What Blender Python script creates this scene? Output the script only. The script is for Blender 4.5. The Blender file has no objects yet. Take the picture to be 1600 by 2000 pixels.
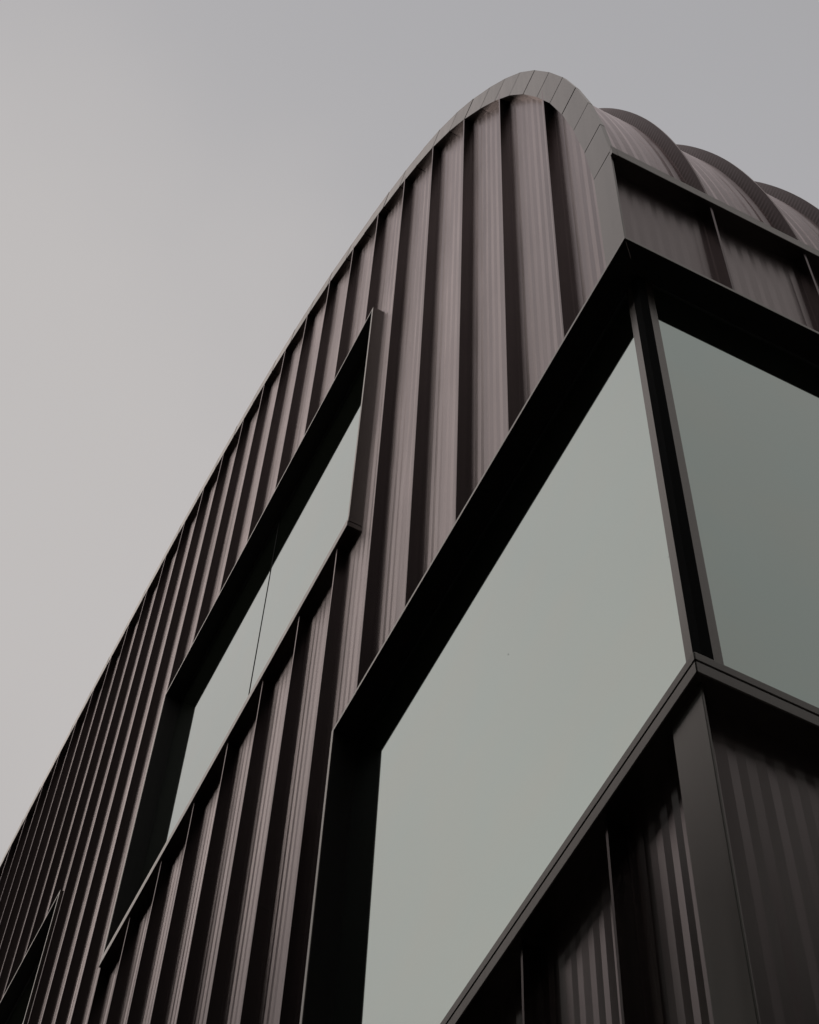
import bpy, bmesh, math, random
from mathutils import Matrix, Vector

# ------------------------------------------------------------------ camera, sky, sun, exposure
S = bpy.context.scene
random.seed(11)
Z0 = 8.68                       # height of the corner window's head above the ground

cam_d = bpy.data.cameras.new("camera")
cam = bpy.data.objects.new("camera", cam_d)
S.collection.objects.link(cam)
S.camera = cam
cam_d.sensor_fit = 'VERTICAL'
cam_d.sensor_height = 36.0
cam_d.sensor_width = 36.0
cam_d.lens = 36.0 * 4037.17 / 2000.0
cam_d.clip_start = 0.05
cam_d.clip_end = 5000.0
yaw, pitch, roll = (math.radians(a) for a in (-66.4822, 61.3081, 3.59044))
fwd = Vector((math.sin(yaw) * math.cos(pitch), math.cos(yaw) * math.cos(pitch), math.sin(pitch)))
rgt = fwd.cross(Vector((0, 0, 1))).normalized()
upv = rgt.cross(fwd)
r2 = math.cos(roll) * rgt + math.sin(roll) * upv
u2 = -math.sin(roll) * rgt + math.cos(roll) * upv
M = Matrix((r2, u2, -fwd)).transposed().to_4x4()
M.translation = Vector((2.176, -1.730, -7.080 + Z0))
cam.matrix_world = M

SUN = Vector((-0.45, -0.60, 0.66)).normalized()        # towards the veiled sun
world = bpy.data.worlds.new("World")
S.world = world
world.use_nodes = True
wn, wl = world.node_tree.nodes, world.node_tree.links
wn.clear()
w_out = wn.new("ShaderNodeOutputWorld")
w_bg = wn.new("ShaderNodeBackground")
w_bg.inputs["Strength"].default_value = 0.1
sky = wn.new("ShaderNodeTexSky")
sky.sky_type = 'NISHITA'
sky.sun_disc = False
sky.sun_elevation = math.asin(SUN.z)
sky.sun_rotation = math.atan2(SUN.x, SUN.y)
sky.dust_density = 4.0
sky.air_density = 1.0
w_tc = wn.new("ShaderNodeTexCoord")
w_dot = wn.new("ShaderNodeVectorMath")
w_dot.operation = 'DOT_PRODUCT'
w_dot.inputs[1].default_value = Vector((-0.85, -0.12, 0.50)).normalized()
wl.new(w_tc.outputs["Generated"], w_dot.inputs[0])
w_noi = wn.new("ShaderNodeTexNoise")
w_noi.inputs["Scale"].default_value = 2.0
w_noi.inputs["Detail"].default_value = 5.0
w_noi.inputs["Roughness"].default_value = 0.5
wl.new(w_tc.outputs["Generated"], w_noi.inputs["Vector"])
w_mad = wn.new("ShaderNodeMath")
w_mad.operation = 'MULTIPLY_ADD'
wl.new(w_noi.outputs["Fac"], w_mad.inputs[0])
w_mad.inputs[1].default_value = 0.30
wl.new(w_dot.outputs["Value"], w_mad.inputs[2])
w_map = wn.new("ShaderNodeMapRange")
w_map.inputs["From Min"].default_value = -0.86
w_map.inputs["From Max"].default_value = 1.14
wl.new(w_mad.outputs[0], w_map.inputs["Value"])
w_rmp = wn.new("ShaderNodeValToRGB")
els = w_rmp.color_ramp.elements
def cloud(e, v, tint):
    e.color = (v * tint[0], v * tint[1], v * tint[2], 1)
cloud(els[0], 0.12, (0.97, 1.0, 1.07)); els[0].position = 0.0
cloud(els[1], 0.44, (1.02, 0.99, 0.975)); els[1].position = 1.0
w_rmp.color_ramp.interpolation = 'B_SPLINE'
for pos, v, t in ((0.52, 0.305, (1.03, 1.0, 0.93)), (0.78, 0.418, (1.0, 0.99, 1.02)), (0.88, 0.425, (1.0, 0.985, 1.01)), (0.94, 0.575, (1.04, 0.985, 0.95))):
    cloud(els.new(pos), v, t)
wl.new(w_map.outputs[0], w_rmp.inputs["Fac"])
w_x10 = wn.new("ShaderNodeVectorMath")
w_x10.operation = 'SCALE'
w_x10.inputs["Scale"].default_value = 10.0
wl.new(w_rmp.outputs["Color"], w_x10.inputs[0])
w_mix = wn.new("ShaderNodeMix")
w_mix.data_type = 'RGBA'
w_mix.inputs["Factor"].default_value = 0.94             # thick even cloud over the clear sky
wl.new(sky.outputs["Color"], w_mix.inputs[6])
wl.new(w_x10.outputs[0], w_mix.inputs[7])
wl.new(w_mix.outputs[2], w_bg.inputs["Color"])
wl.new(w_bg.outputs[0], w_out.inputs["Surface"])

sun_d = bpy.data.lights.new("sun", 'SUN')
sun = bpy.data.objects.new("sun", sun_d)
S.collection.objects.link(sun)
sun_d.energy = 0.5
sun_d.angle = math.radians(25)
sun_d.color = (1.0, 0.95, 0.90)
sun.rotation_euler = (-SUN).to_track_quat('-Z', 'Y').to_euler()
sun.location = (-20, -20, 40)

S.view_settings.view_transform = 'Standard'
S.view_settings.look = 'None'
S.view_settings.exposure = 0.0
S.view_settings.gamma = 1.0
S.view_settings.use_curve_mapping = False

# ------------------------------------------------------------------ materials
def new_mat(name):
    m = bpy.data.materials.new(name)
    m.use_nodes = True
    nt = m.node_tree
    return m, nt.nodes, nt.links, nt.nodes["Principled BSDF"]

def metal(name, col, rough=0.24, streak=0.10, per_piece=0.06, ior=2.12, sheen=(1.0, 0.875, 0.865)):
    m, n, l, b = new_mat(name)
    geo = n.new("ShaderNodeTexCoord")
    mp = n.new("ShaderNodeMapping")
    mp.inputs["Scale"].default_value = (22, 22, 0.9)
    l.new(geo.outputs["Object"], mp.inputs["Vector"])
    no = n.new("ShaderNodeTexNoise")
    no.inputs["Scale"].default_value = 1.0
    no.inputs["Detail"].default_value = 6.0
    no.inputs["Roughness"].default_value = 0.6
    l.new(mp.outputs[0], no.inputs["Vector"])
    big = n.new("ShaderNodeTexNoise")
    big.inputs["Scale"].default_value = 1.3
    big.inputs["Detail"].default_value = 4.0
    l.new(geo.outputs["Object"], big.inputs["Vector"])
    info = n.new("ShaderNodeObjectInfo")
    def mad(a, k, c):
        q = n.new("ShaderNodeMath"); q.operation = 'MULTIPLY_ADD'
        l.new(a, q.inputs[0]); q.inputs[1].default_value = k
        if isinstance(c, (int, float)): q.inputs[2].default_value = c
        else: l.new(c, q.inputs[2])
        return q.outputs[0]
    v = mad(no.outputs["Fac"], streak * 2, 1.0 - streak)
    v = mad(big.outputs["Fac"], streak * 1.4, mad(v, 1.0, -streak * 0.7))
    v = mad(info.outputs["Random"], per_piece * 2, mad(v, 1.0, -per_piece))
    sc = n.new("ShaderNodeVectorMath"); sc.operation = 'SCALE'
    sc.inputs[0].default_value = col
    l.new(v, sc.inputs["Scale"])
    l.new(sc.outputs[0], b.inputs["Base Color"])
    b.inputs["Roughness"].default_value = 0.8
    b.inputs["Specular IOR Level"].default_value = 0.0
    r = mad(no.outputs["Fac"], 0.12, rough - 0.06)
    bp = n.new("ShaderNodeBump")
    bp.inputs["Strength"].default_value = 0.12
    bp.inputs["Distance"].default_value = 0.004
    l.new(big.outputs["Fac"], bp.inputs["Height"])
    l.new(bp.outputs[0], b.inputs["Normal"])
    # satin lacquer on top: reflects with the angle, slightly rosy like the metal under it
    gl = n.new("ShaderNodeBsdfGlossy")
    gs = n.new("ShaderNodeVectorMath"); gs.operation = 'SCALE'
    gs.inputs[0].default_value = sheen
    l.new(v, gs.inputs["Scale"])
    l.new(gs.outputs[0], gl.inputs["Color"])
    l.new(r, gl.inputs["Roughness"])
    l.new(bp.outputs[0], gl.inputs["Normal"])
    fr = n.new("ShaderNodeFresnel"); fr.inputs["IOR"].default_value = ior
    mx = n.new("ShaderNodeMixShader")
    l.new(fr.outputs[0], mx.inputs[0]); l.new(b.outputs[0], mx.inputs[1]); l.new(gl.outputs[0], mx.inputs[2])
    l.new(mx.outputs[0], n["Material Output"].inputs["Surface"])
    return m

M_PANEL = metal("bronze_sheet", (0.048, 0.033, 0.031))
M_FIN_SHADE = metal("bronze_fin_shaded", (0.020, 0.015, 0.014), ior=1.42)  # same metal as the sheets, colour darkened to paint in the fin sides' shade
M_TRIM = metal("bronze_trim", (0.055, 0.041, 0.034), ior=2.15, streak=0.06, per_piece=0.05, sheen=(0.96, 0.90, 0.86))
M_DARK = metal("dark_anodised_frame", (0.030, 0.028, 0.028), rough=0.5, sheen=(0.6, 0.6, 0.6))

def simple(name, col, rough=0.7):
    m, n, l, b = new_mat(name)
    no = n.new("ShaderNodeTexNoise"); no.inputs["Scale"].default_value = 30.0
    rp = n.new("ShaderNodeMapRange"); rp.inputs["To Min"].default_value = 0.8; rp.inputs["To Max"].default_value = 1.2
    l.new(no.outputs["Fac"], rp.inputs["Value"])
    sc = n.new("ShaderNodeVectorMath"); sc.operation = 'SCALE'; sc.inputs[0].default_value = col
    l.new(rp.outputs[0], sc.inputs["Scale"]); l.new(sc.outputs[0], b.inputs["Base Color"])
    b.inputs["Roughness"].default_value = rough
    b.inputs["Specular IOR Level"].default_value = 0.15
    return m
M_RUBBER = simple("black_gasket", (0.010, 0.010, 0.010), 0.95)
M_CORE = simple("dark_core", (0.02, 0.02, 0.02), 0.9)

def glass():
    m, n, l, b = new_mat("coated_glass")
    tc = n.new("ShaderNodeTexCoord")
    no = n.new("ShaderNodeTexNoise"); no.inputs["Scale"].default_value = 0.8; no.inputs["Detail"].default_value = 3
    l.new(tc.outputs["Object"], no.inputs["Vector"])
    rp = n.new("ShaderNodeValToRGB")
    rp.color_ramp.elements[0].color = (0.018, 0.026, 0.019, 1)
    rp.color_ramp.elements[1].color = (0.026, 0.030, 0.020, 1)
    l.new(no.outputs["Fac"], rp.inputs["Fac"])
    l.new(rp.outputs["Color"], b.inputs["Base Color"])
    b.inputs["Roughness"].default_value = 0.03
    b.inputs["IOR"].default_value = 6.0
    no2 = n.new("ShaderNodeTexNoise"); no2.inputs["Scale"].default_value = 2.2; no2.inputs["Detail"].default_value = 4
    l.new(tc.outputs["Object"], no2.inputs["Vector"])
    rt = n.new("ShaderNodeValToRGB")
    rt.color_ramp.elements[0].color = (0.83, 0.985, 0.90, 1); rt.color_ramp.elements[0].position = 0.35
    rt.color_ramp.elements[1].color = (0.87, 0.98, 0.88, 1); rt.color_ramp.elements[1].position = 0.65
    l.new(no2.outputs["Fac"], rt.inputs["Fac"])
    l.new(rt.outputs["Color"], b.inputs["Specular Tint"])
    b.inputs["Coat Weight"].default_value = 1.0
    b.inputs["Coat Roughness"].default_value = 0.02
    b.inputs["Coat IOR"].default_value = 1.85
    vo = n.new("ShaderNodeTexVoronoi"); vo.inputs["Scale"].default_value = 4.5; vo.inputs["Randomness"].default_value = 1.0
    l.new(tc.outputs["Object"], vo.inputs["Vector"])
    lt = n.new("ShaderNodeMath"); lt.operation = 'LESS_THAN'; lt.inputs[1].default_value = 0.015
    l.new(vo.outputs["Distance"], lt.inputs[0])
    dirt = n.new("ShaderNodeBsdfDiffuse"); dirt.inputs["Color"].default_value = (0.05, 0.045, 0.04, 1)
    mix = n.new("ShaderNodeMixShader")
    l.new(lt.outputs[0], mix.inputs[0]); l.new(b.outputs[0], mix.inputs[1]); l.new(dirt.outputs[0], mix.inputs[2])
    l.new(mix.outputs[0], n["Material Output"].inputs["Surface"])
    bp = n.new("ShaderNodeBump"); bp.inputs["Strength"].default_value = 0.03; bp.inputs["Distance"].default_value = 0.01
    l.new(no.outputs["Fac"], bp.inputs["Height"]); l.new(bp.outputs[0], b.inputs["Normal"])
    return m
M_GLASS = glass()

def ground_mat(name, col, scale):
    m, n, l, b = new_mat(name)
    tc = n.new("ShaderNodeTexCoord")
    no = n.new("ShaderNodeTexNoise"); no.inputs["Scale"].default_value = scale; no.inputs["Detail"].default_value = 8
    l.new(tc.outputs["Object"], no.inputs["Vector"])
    rp = n.new("ShaderNodeValToRGB")
    rp.color_ramp.elements[0].color = tuple(c * 0.7 for c in col) + (1,)
    rp.color_ramp.elements[1].color = tuple(c * 1.3 for c in col) + (1,)
    l.new(no.outputs["Fac"], rp.inputs["Fac"]); l.new(rp.outputs["Color"], b.inputs["Base Color"])
    b.inputs["Roughness"].default_value = 0.9
    return m
M_ASPHALT = ground_mat("asphalt", (0.040, 0.040, 0.042), 60)
M_PAVING = ground_mat("paving", (0.30, 0.29, 0.275), 25)

# ------------------------------------------------------------------ mesh helpers (z measured from the window head)
def mesh_data(name, verts, faces, mat, smooth=False, out=None):
    me = bpy.data.meshes.new(name)
    me.from_pydata([(x, y, z + Z0) for x, y, z in verts], [], faces)
    me.materials.append(mat)
    bm = bmesh.new(); bm.from_mesh(me)
    bmesh.ops.recalc_face_normals(bm, faces=bm.faces)
    if out is not None:                                  # open sheets: turn all faces towards the outside
        bm.normal_update()
        if sum(f.normal.dot(Vector(out)) for f in bm.faces) < 0:
            bmesh.ops.reverse_faces(bm, faces=bm.faces)
    bm.to_mesh(me); bm.free()
    if smooth:
        for p in me.polygons: p.use_smooth = True
    return me

def obj(name, me, parent=None):
    o = bpy.data.objects.new(name, me)
    S.collection.objects.link(o)
    o.parent = parent
    return o

BOXF = [(0, 1, 2, 3), (4, 7, 6, 5), (0, 4, 5, 1), (1, 5, 6, 2), (2, 6, 7, 3), (3, 7, 4, 0)]
def box_v(x0, x1, y0, y1, z0, z1):
    return [(x0, y0, z0), (x1, y0, z0), (x1, y1, z0), (x0, y1, z0), (x0, y0, z1), (x1, y0, z1), (x1, y1, z1), (x0, y1, z1)]
def boxes(name, lst, mat, parent=None, bevel=0.0):
    vs, fs = [], []
    for b in lst:
        k = len(vs); vs += box_v(*b); fs += [tuple(i + k for i in f) for f in BOXF]
    o = obj(name, mesh_data(name, vs, fs, mat), parent)
    if bevel:
        md = o.modifiers.new("edge", 'BEVEL'); md.width = bevel; md.segments = 2; md.limit_method = 'ANGLE'
    return o
def box(name, b, mat, parent=None, bevel=0.0):
    return boxes(name, [b], mat, parent, bevel)

def prism(name, plan, z0, z1, mat, parent=None, bevel=0.0):
    """upright prism over a plan polygon"""
    n = len(plan)
    vs = [(x, y, z0) for x, y in plan] + [(x, y, z1) for x, y in plan]
    fs = [tuple(range(n)), tuple(range(2 * n - 1, n - 1, -1))] + [(i, (i + 1) % n, n + (i + 1) % n, n + i) for i in range(n)]
    o = obj(name, mesh_data(name, vs, fs, mat), parent)
    if bevel:
        md = o.modifiers.new("edge", 'BEVEL'); md.width = bevel; md.segments = 2; md.limit_method = 'ANGLE'
    return o

# ------------------------------------------------------------------ ground
def slab(name, x0, x1, y0, y1, z, mat):
    o = obj(name, mesh_data(name, [(x0, y0, z), (x1, y0, z), (x1, y1, z), (x0, y1, z)], [(0, 1, 2, 3)], mat))
    o["kind"] = "structure"
    return o
slab("ground", -2000, 2000, -2000, 2000, -Z0 - 0.12, M_ASPHALT)
pv = box("pavement", (-30, 4.0, -4.0, 30, -Z0 - 0.119, -Z0), M_PAVING)
pv["kind"] = "structure"

# ------------------------------------------------------------------ unseen buildings added around the viewer to shade the foot of the walls
M_LINER = metal("black_reveal_liner", (0.045, 0.042, 0.040), rough=0.55, ior=1.35, sheen=(0.5, 0.5, 0.5))
M_CRIMP = metal("crimped_sheet", (0.060, 0.052, 0.049), rough=0.5, ior=1.55)
M_RENDER = ground_mat("dark_render", (0.11, 0.10, 0.095), 9)
def shade_building(label, x0, x1, y0, y1, top, face):
    n = box("unseen_shade_building", (x0, x1, y0, y1, BASE0, top), M_RENDER)
    n["label"] = label; n["category"] = "building"; n["group"] = "unseen buildings added for shade"
    c = 0.12
    box("parapet_coping", (x0 - c, x1 + c, y0 - c, y1 + c, top, top + 0.10), M_TRIM, n)
    lo, hi = (x0, x1) if face == 'y' else (y0, y1)
    u = lo + 1.2
    while u + 1.3 < hi:
        for z in (-6.9, -3.7, -0.5, 2.7):
            if face == 'y':
                wn_ = box("window", (u, u + 1.2, y1 - 0.02, y1 + 0.03, z, z + 1.7), M_DARK, n)
                box("pane", (u + 0.06, u + 1.14, y1 + 0.031, y1 + 0.036, z + 0.06, z + 1.64), M_GLASS, wn_)
                box("sill", (u - 0.06, u + 1.26, y1 - 0.02, y1 + 0.10, z - 0.06, z - 0.001), M_TRIM, wn_)
            else:
                wn_ = box("window", (x0 - 0.03, x0 + 0.02, u, u + 1.2, z, z + 1.7), M_DARK, n)
                box("pane", (x0 - 0.036, x0 - 0.031, u + 0.06, u + 1.14, z + 0.06, z + 1.64), M_GLASS, wn_)
                box("sill", (x0 - 0.10, x0 + 0.02, u - 0.06, u + 1.26, z - 0.06, z - 0.001), M_TRIM, wn_)
        u += 2.6
BASE0 = -Z0 - 0.11
shade_building("unseen dark building added to shade the long finned side", -26.0, 2.9, -14.0, -4.0, 5.8, 'y')
shade_building("unseen dark building added to shade the short side beside the corner window", 5.0, 15.0, -6.0, 24.0, 5.5, 'x')

# ------------------------------------------------------------------ the building
B = bpy.data.objects.new("metal_clad_building", None)
S.collection.objects.link(B)
B.location = (0, 0, 0)
B["label"] = "tall bronze metal-clad building with vertical fins, curved roof edge and corner window"
B["category"] = "building"

SP = 0.443          # fin spacing
D = 0.056           # fin depth: wall sheets lie this far behind the fin edges
FT = 0.0105         # fin thickness
XL = -17.0          # far end of the long side
YR = 9.0            # far end of the short side
BASE = -Z0
finx = [-0.018 - SP * n for n in range(1, 38)]
finy = [0.017 + SP * n for n in range(1, 20)]

# curved gable outline (x, z), corner upwards, then flattening to the left; one vertex per cover strip
prof = [(0, 0.965), (-0.038, 1.411), (-0.098, 1.880), (-0.176, 2.330), (-0.268, 2.765), (-0.382, 3.190), (-0.513, 3.615),
        (-0.662, 4.020), (-0.830, 4.400), (-1.012, 4.765), (-1.220, 5.140), (-1.440, 5.490), (-1.690, 5.830), (-1.955, 6.130), (-2.225, 6.405), (-2.500, 6.650)]
tail = [(-2.500, 6.650), (-3.080, 7.120), (-3.660, 7.530), (-4.280, 7.880), (-4.900, 8.165), (-5.750, 8.450), (-6.9, 8.74), (-8.2, 8.95), (-9.6, 9.11), (-11.0, 9.21), (-14.0, 9.30), (XL - 1.0, 9.30)]
def resample(pts, step):
    # Catmull-Rom, then equal steps along its length
    fine = []
    for i in range(len(pts) - 1):
        p0 = pts[max(i - 1, 0)]; p1 = pts[i]; p2 = pts[i + 1]; p3 = pts[min(i + 2, len(pts) - 1)]
        for k in range(24):
            t = k / 24.0
            fine.append(tuple(0.5 * (2 * p1[j] + (p2[j] - p0[j]) * t + (2 * p0[j] - 5 * p1[j] + 4 * p2[j] - p3[j]) * t * t + (3 * p1[j] - p0[j] - 3 * p2[j] + p3[j]) * t ** 3) for j in (0, 1)))
    fine.append(pts[-1])
    out = [fine[0]]; acc = 0.0
    for a, b in zip(fine, fine[1:]):
        acc += math.hypot(b[0] - a[0], b[1] - a[1])
        if acc >= step:
            out.append(b); acc = 0.0
    return out
prof = prof + resample(tail, 0.415)[1:]
full = [(0.0, -0.01)] + prof

def offset(pts, d):
    out = []
    for i, p in enumerate(pts):
        a = pts[max(i - 1, 0)]; b = pts[min(i + 1, len(pts) - 1)]
        n = Vector((0.0, 0.0))
        for q, r in ((a, p), (p, b)):
            e = Vector((r[0] - q[0], r[1] - q[1]))
            if e.length > 1e-6:
                e.normalize(); n += Vector((-e.y, e.x))
        n.normalize()
        out.append((p[0] + n.x * d, p[1] + n.y * d))
    return out
assert offset([(0, 0), (0, 1)], 1.0)[0][0] < 0
def curve_z(off):
    pts = offset(full, off)
    def f(x):
        if x >= pts[1][0]: return pts[1][1]
        for a, b in zip(pts, pts[1:]):
            if b[0] <= x <= a[0] and a[0] - b[0] > 1e-7:
                t = (a[0] - x) / (a[0] - b[0]); return a[1] + (b[1] - a[1]) * t
        return pts[-1][1]
    return f
top_wall = curve_z(0.10)

# dark inner structure behind all sheets
cz = offset(full, 0.17)
cz = [(-0.17, BASE), ] + [p for p in cz] + [(XL - 0.9, BASE)]
nv = len(cz)
vs = [(x, 0.17, z) for x, z in cz] + [(x, YR + 0.5, z) for x, z in cz]
fs = [tuple(range(nv)), tuple(range(2 * nv - 1, nv - 1, -1))] + [(i, (i + 1) % nv, nv + (i + 1) % nv, nv + i) for i in range(nv)]
obj("inner_wall", mesh_data("inner_wall", vs, fs, M_CORE), B)

# windows on the long side: (x right, x left, z sill underside, z head)
W_CORNER = (0.0, -2.425, -2.925, -0.012)
W_UPPER = (-2.535, -5.765, 1.890, 4.660)
W_FAR = (-7.670, -10.900, 1.890, 4.660)
OPEN_L = [W_CORNER, W_UPPER, W_FAR]
OPEN_R = [(0.0, 2.50, -2.925, -0.012)]

# cross-section of a sheet: shallow folds, alternating left and right leaning strips
fold_rng = random.Random(5)
def folds(a, b, period=0.056):
    pts = []
    n0 = math.floor(a / (period / 2)) - 1; n1 = math.ceil(b / (period / 2)) + 1
    for k in range(n0, n1 + 1):
        u = k * period / 2
        h = 0.0019 if k % 2 else 0.0
        r = random.Random(k * 7919 + 13)
        h += r.uniform(-0.0006, 0.0006)
        u += r.uniform(-0.003, 0.003)
        pts.append((u, h))
    def at(u):
        for (u0, h0), (u1, h1) in zip(pts, pts[1:]):
            if u0 <= u <= u1: return h0 + (h1 - h0) * (u - u0) / (u1 - u0)
        return 0.0
    return [(a, at(a))] + [p for p in pts if a + 0.003 < p[0] < b - 0.003] + [(b, at(b))]

def sheet(name, sec, place, z0, ztop, out):
    vs, fs = [], []
    for u, h in sec:
        vs.append(place(u, h, z0)); vs.append(place(u, h, ztop(u) if callable(ztop) else ztop))
    for i in range(len(sec) - 1):
        fs.append((2 * i, 2 * i + 2, 2 * i + 3, 2 * i + 1))
    me = mesh_data(name, vs, fs, M_PANEL, out=out)
    return obj(name, me, B)

def cuts(lo, hi, openings):
    """pieces of the strip lo..hi (across) that stay solid: list of (u0, u1, z0, z1 or None for the top)"""
    zs = {BASE}
    for o in openings:
        o0, o1 = min(o[0], o[1]), max(o[0], o[1])
        if o0 < hi - 1e-4 and o1 > lo + 1e-4:
            zs |= {o[2], o[3]}
    zs = sorted(zs)
    out = []
    for i, z in enumerate(zs):
        z1 = zs[i + 1] if i + 1 < len(zs) else None
        a, b = lo, hi
        for o in openings:
            o0, o1 = min(o[0], o[1]), max(o[0], o[1])
            if o[2] - 1e-4 <= z < o[3] - 1e-4 and o0 < hi and o1 > lo:
                if o0 <= lo + 1e-4 and o1 >= hi - 1e-4: a = b
                elif o0 <= lo + 1e-4: a = max(a, o1)
                elif o1 >= hi - 1e-4: b = min(b, o0)
        if b - a > 0.008: out.append((a, b, z, z1))
    return out

# long side: wall sheets and fins
edges = [-0.09] + finx
for r, l in zip(edges, edges[1:]):
    for a, b, z0, z1 in cuts(l, r, OPEN_L):
        sheet("wall_panel", folds(a, b), lambda u, h, z: (u, D - h, z), z0, z1 if z1 is not None else top_wall, (0, -1, 0))
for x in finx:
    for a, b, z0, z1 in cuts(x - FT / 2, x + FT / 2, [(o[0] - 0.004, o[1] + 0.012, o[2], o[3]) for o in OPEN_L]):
        box("fin", (x - FT / 2, x + FT / 2, 0.0, D + 0.012, z0, z1 if z1 is not None else top_wall(x)), M_FIN_SHADE, B)

# short side: wall sheets and fins up to the gutter
GZ = 0.903
edges = [0.010] + finy
for l, r in zip(edges, edges[1:]):
    for a, b, z0, z1 in cuts(l, r, OPEN_R):
        sheet("wall_panel", folds(a, b), lambda u, h, z: (-D + h, u, z), z0, z1 if z1 is not None else GZ + 0.02, (1, 0, 0))
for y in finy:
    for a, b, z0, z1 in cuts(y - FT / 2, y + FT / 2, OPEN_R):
        box("fin", (-D - 0.012, 0.0, y - FT / 2, y + FT / 2, z0, z1 if z1 is not None else GZ), M_FIN_SHADE, B)

# corner strips above and below the window
FW = 0.138
def corner_strip(z0, z1):
    return boxes("corner_strip", [(-FW, -0.002, 0.0, 0.008, z0, z1), (-FW, -D - 0.006, 0.008, D + 0.02, z0, z1)], M_TRIM, B, 0.0015)
corner_strip(-0.012, 0.960)
corner_strip(BASE, -2.925)

# gable cover strips: one folded sheet per facet, with open joints over a dark backing
inn = offset(full, FW)
BK = 0.105
for i in range(1, len(full) - 1):
    p, q = Vector(full[i]), Vector(full[i + 1])
    pi, qi = Vector(inn[i]), Vector(inn[i + 1])
    e = (q - p).length
    g = 0.0068 / e
    dy = random.uniform(-0.0012, 0.0012)
    a, b, c, d = p.lerp(q, g), p.lerp(q, 1 - g), pi.lerp(qi, 1 - g), pi.lerp(qi, g)
    a2, b2 = p.lerp(pi, 0.72).lerp(q.lerp(qi, 0.72), g), p.lerp(pi, 0.72).lerp(q.lerp(qi, 0.72), 1 - g)
    vs = [(v.x, dy, v.y) for v in (a, b, c, d)] + [(v.x, 0.022, v.y) for v in (a, b, c, d)]
    vs += [(v.x, 0.0221, v.y) for v in (a2, b2, c, d)] + [(v.x, BK, v.y) for v in (a2, b2, c, d)]     # return that closes the underside
    o = obj("cover_strip", mesh_data("cover_strip", vs, BOXF + [tuple(i + 8 for i in f) for f in BOXF], M_TRIM), B)
bo, bi = offset(full, 0.064), offset(full, FW - 0.004)
bo2 = offset(full, 0.004)
vs, fs = [], []
for (x, z), (xi, zi) in zip(bo[1:], bi[1:]):
    k = len(vs)
    vs += [(x, 0.016, z), (xi, 0.016, zi), (xi, BK - 0.004, zi), (x, BK - 0.004, z)]
    if k: fs += [(k - 4 + j, k - 4 + (j + 1) % 4, k + (j + 1) % 4, k + j) for j in range(4)]
fs += [(0, 1, 2, 3), (len(vs) - 1, len(vs) - 2, len(vs) - 3, len(vs) - 4)]
back = mesh_data("cover_backing", vs, fs, M_RUBBER)
obj("cover_backing", back, B)
vs, fs = [], []
for (x, z), (xi, zi) in zip(bo2[1:], bo[1:]):
    k = len(vs)
    vs += [(x, 0.010, z), (xi, 0.010, zi), (xi, 0.021, zi), (x, 0.021, z)]
    if k: fs += [(k - 4 + j, k - 4 + (j + 1) % 4, k + (j + 1) % 4, k + j) for j in range(4)]
fs += [(0, 1, 2, 3), (len(vs) - 1, len(vs) - 2, len(vs) - 3, len(vs) - 4)]
obj("cover_backing", mesh_data("cover_backing", vs, fs, M_RUBBER), B)

# curved roof: folded sheets between standing ribs that run up from the gutter
rp = [(0.0, 0.95)]
for a, b in zip(full[1:26], full[2:27]):
    for k in range(1, 5):
        t = k / 4.0; rp.append((a[0] + (b[0] - a[0]) * t, a[1] + (b[1] - a[1]) * t))
# soften the facets on the roof itself
for _ in range(6):
    rp = [rp[0]] + [((a[0] + 2 * b[0] + c[0]) / 4, (a[1] + 2 * b[1] + c[1]) / 4) for a, b, c in zip(rp, rp[1:], rp[2:])] + [rp[-1]]
yedges = [0.0225] + finy
hs = {}
def roof_line(h):
    k = round(h, 5)
    if k not in hs: hs[k] = offset(rp, D - 2.8 * h)
    return hs[k]
nr = len(rp)
for l, r in zip(yedges, yedges[1:]):
    sec = folds(l, r)
    vs, fs = [], []
    for u, h in sec:
        vs += [(x, u, z) for x, z in roof_line(h)]
    for i in range(len(sec) - 1):
        for j in range(nr - 1):
            fs.append((i * nr + j, (i + 1) * nr + j, (i + 1) * nr + j + 1, i * nr + j + 1))
    obj("roof_panel", mesh_data("roof_panel", vs, fs, M_PANEL, out=(1, 0, 1)), B)
fine = [rp[0]]
for a, b in zip(rp, rp[1:]):
    fine += [(a[0] + (b[0] - a[0]) * t, a[1] + (b[1] - a[1]) * t) for t in (0.25, 0.5, 0.75, 1.0)]
ro, ri = offset(fine, -0.006), offset(fine, D + 0.01)
for y in finy:
    vs, fs = [], []
    for i, ((x, z), (xi, zi)) in enumerate(zip(ro, ri)):
        k = len(vs)
        c = 0.0007 if i % 2 else -0.0007                  # crimped so that the rib can follow the curve
        vs += [(x, y - FT / 2, z), (x, y + FT / 2, z), (xi, y + FT / 2 + c, zi), (xi, y - FT / 2 + c, zi)]
        if k: fs += [(k - 4 + j, k - 4 + (j + 1) % 4, k + (j + 1) % 4, k + j) for j in range(4)]
    fs += [(0, 1, 2, 3), (len(vs) - 1, len(vs) - 2, len(vs) - 3, len(vs) - 4)]
    rib = obj("roof_rib", mesh_data("roof_rib", vs, fs, M_CRIMP), B)

# gutter on the short side
gut = box("gutter", (-D - 0.03, 0.014, 0.0225, YR, GZ, GZ + 0.054), M_TRIM, B, 0.004)
box("gutter_lip", (-D - 0.03, 0.008, 0.0225, YR, GZ + 0.058, GZ + 0.106), M_TRIM, gut, 0.004)
boxes("gutter_end", [(-0.0018, 0.0138, -0.003, 0.0222, GZ, GZ + 0.054), (-0.0018, 0.0078, -0.003, 0.0222, GZ + 0.058, GZ + 0.106), (-0.0018, 0.004, 0.0, 0.0222, GZ + 0.0541, GZ + 0.0579)], M_TRIM, gut)

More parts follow.
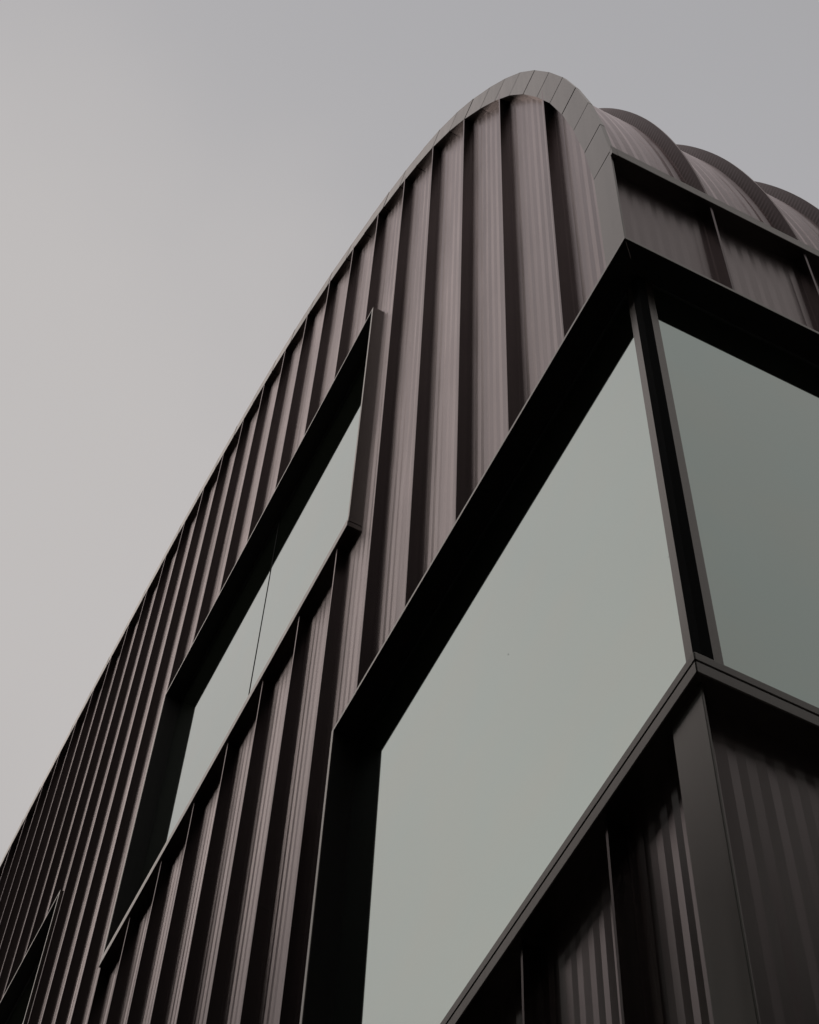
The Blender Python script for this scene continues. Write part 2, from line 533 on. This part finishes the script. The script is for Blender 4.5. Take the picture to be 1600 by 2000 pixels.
# ------------------------------------------------------------------ windows
GY = 0.1035           # glass plane behind the fin edges
PR = 0.008           # how far the surround stands proud of the fin edges
def flat_window(name, xr, xl, zs, zh):
    """window in the long side: surround of four plates, two panes with a black joint"""
    w = box(name, (xl + 0.02, xr - 0.02, GY + 0.012, GY + 0.05, zs + 0.02, zh - 0.02), M_DARK, B)
    box("head_plate", (xl, xr, -PR, GY + 0.05, zh - 0.020, zh), M_TRIM, w)
    box("jamb", (xr - 0.018, xr, -PR, GY + 0.05, zs + 0.09, zh - 0.020), M_TRIM, w)
    box("jamb", (xl, xl + 0.018, -PR, GY + 0.05, zs + 0.09, zh - 0.020), M_TRIM, w)
    box("sill", (xl, xr, -PR - 0.006, GY + 0.05, zs, zs + 0.046), M_TRIM, w, 0.002)
    box("sill_cap", (xl, xr, -PR - 0.002, GY + 0.05, zs + 0.052, zs + 0.09), M_TRIM, w, 0.002)
    box("sill_joint", (xl + 0.004, xr - 0.004, -PR + 0.004, GY + 0.04, zs + 0.046, zs + 0.052), M_RUBBER, w)
    box("reveal_liner", (xl + 0.018, xl + 0.021, -PR + 0.004, GY, zs + 0.09, zh - 0.023), M_LINER, w)
    box("reveal_liner", (xl + 0.018, xr - 0.018, -PR + 0.004, GY, zh - 0.023, zh - 0.020), M_LINER, w)
    xm = (xl + xr) / 2 + 0.02
    box("pane", (xm + 0.005, xr - 0.018, GY, GY + 0.012, zs + 0.09, zh - 0.020), M_GLASS, w)
    box("pane", (xl + 0.018, xm - 0.005, GY, GY + 0.012, zs + 0.09, zh - 0.020), M_GLASS, w)
    box("glass_joint", (xm - 0.005, xm + 0.005, GY - 0.002, GY + 0.010, zs + 0.09, zh - 0.020), M_RUBBER, w)
    # slim gasket where the glass meets the surround
    box("gasket", (xl + 0.018, xr - 0.018, GY - 0.006, GY, zh - 0.031, zh - 0.023), M_DARK, w)
    return w
flat_window("upper_window", *W_UPPER)
flat_window("upper_window", *W_FAR)

# the corner window wraps from the long side to the short side
xl, yr, zs, zh = W_CORNER[1], 2.50, W_CORNER[2], W_CORNER[3]
w = boxes("corner_window", [(xl + 0.02, -GY - 0.02, GY + 0.012, GY + 0.05, zs + 0.02, zh - 0.03), (-GY - 0.05, -GY - 0.012, GY + 0.051, yr - 0.02, zs + 0.02, zh - 0.03)], M_DARK, B)
zt = zh - 0.020
GI = GY + 0.05       # depth of the surround
def mitred(name, out, z0, z1, bevel=0.0):
    """two plates meeting in a mitre at the corner"""
    prism(name, [(xl - 0.020, -out), (out - 0.0006, -out), (-GI - 0.0006, GI), (xl - 0.020, GI)], z0, z1, M_TRIM, w, bevel)
    prism(name, [(out, -out + 0.0006), (out, yr + 0.020), (-GI, yr + 0.020), (-GI, GI + 0.0006)], z0, z1, M_TRIM, w, bevel)
mitred("head_plate", PR, zt, zh)
box("jamb", (xl - 0.020, xl, -PR, GY + 0.05, zs + 0.094, zt), M_TRIM, w)
box("jamb", (-GY - 0.05, PR, yr, yr + 0.020, zs + 0.094, zt), M_TRIM, w)
SO = 0.022
mitred("sill", SO, zs, zs + 0.049, 0.003)
mitred("sill_cap", SO - 0.001, zs + 0.057, zs + 0.094, 0.003)
boxes("sill_joint", [(xl - 0.015, SO - 0.014, -SO + 0.014, GY + 0.03, zs + 0.049, zs + 0.057), (-GY - 0.04, SO - 0.014, GY + 0.031, yr + 0.010, zs + 0.049, zs + 0.057)], M_RUBBER, w)
zg = zs + 0.094
box("reveal_liner", (xl, xl + 0.003, -PR + 0.004, GY, zg, zt - 0.003), M_LINER, w)
prism("reveal_liner", [(xl, -PR + 0.004), (PR - 0.005, -PR + 0.004), (-GY - 0.001, GY), (xl, GY)], zt - 0.003, zt, M_LINER, w)
prism("reveal_liner", [(PR - 0.004, -PR + 0.005), (PR - 0.004, yr), (-GY, yr), (-GY, GY + 0.001)], zt - 0.003, zt, M_LINER, w)
PC = 0.030           # corner post, half covered by beads
box("pane", (xl, -GY - PC - 0.036, GY, GY + 0.012, zg, zt), M_GLASS, w)
box("pane", (-GY - 0.012, -GY, GY + PC + 0.031, yr, zg, zt), M_GLASS, w)
boxes("corner_post", [(-GY - PC, -GY + 0.006, GY - 0.006, GY + PC, zg, zt - 0.003)], M_RUBBER, w)
box("glazing_bead", (-GY - PC - 0.036, -GY - PC, GY - 0.004, GY + 0.010, zg, zt - 0.003), M_TRIM, w)
box("glazing_bead", (-GY - 0.010, -GY + 0.004, GY + PC, GY + PC + 0.031, zg, zt - 0.003), M_TRIM, w)
box("gasket", (xl, -GY - PC - 0.036, GY - 0.006, GY, zt - 0.011, zt - 0.003), M_DARK, w)
box("gasket", (-GY, -GY + 0.006, GY + PC + 0.031, yr, zt - 0.011, zt - 0.003), M_DARK, w)
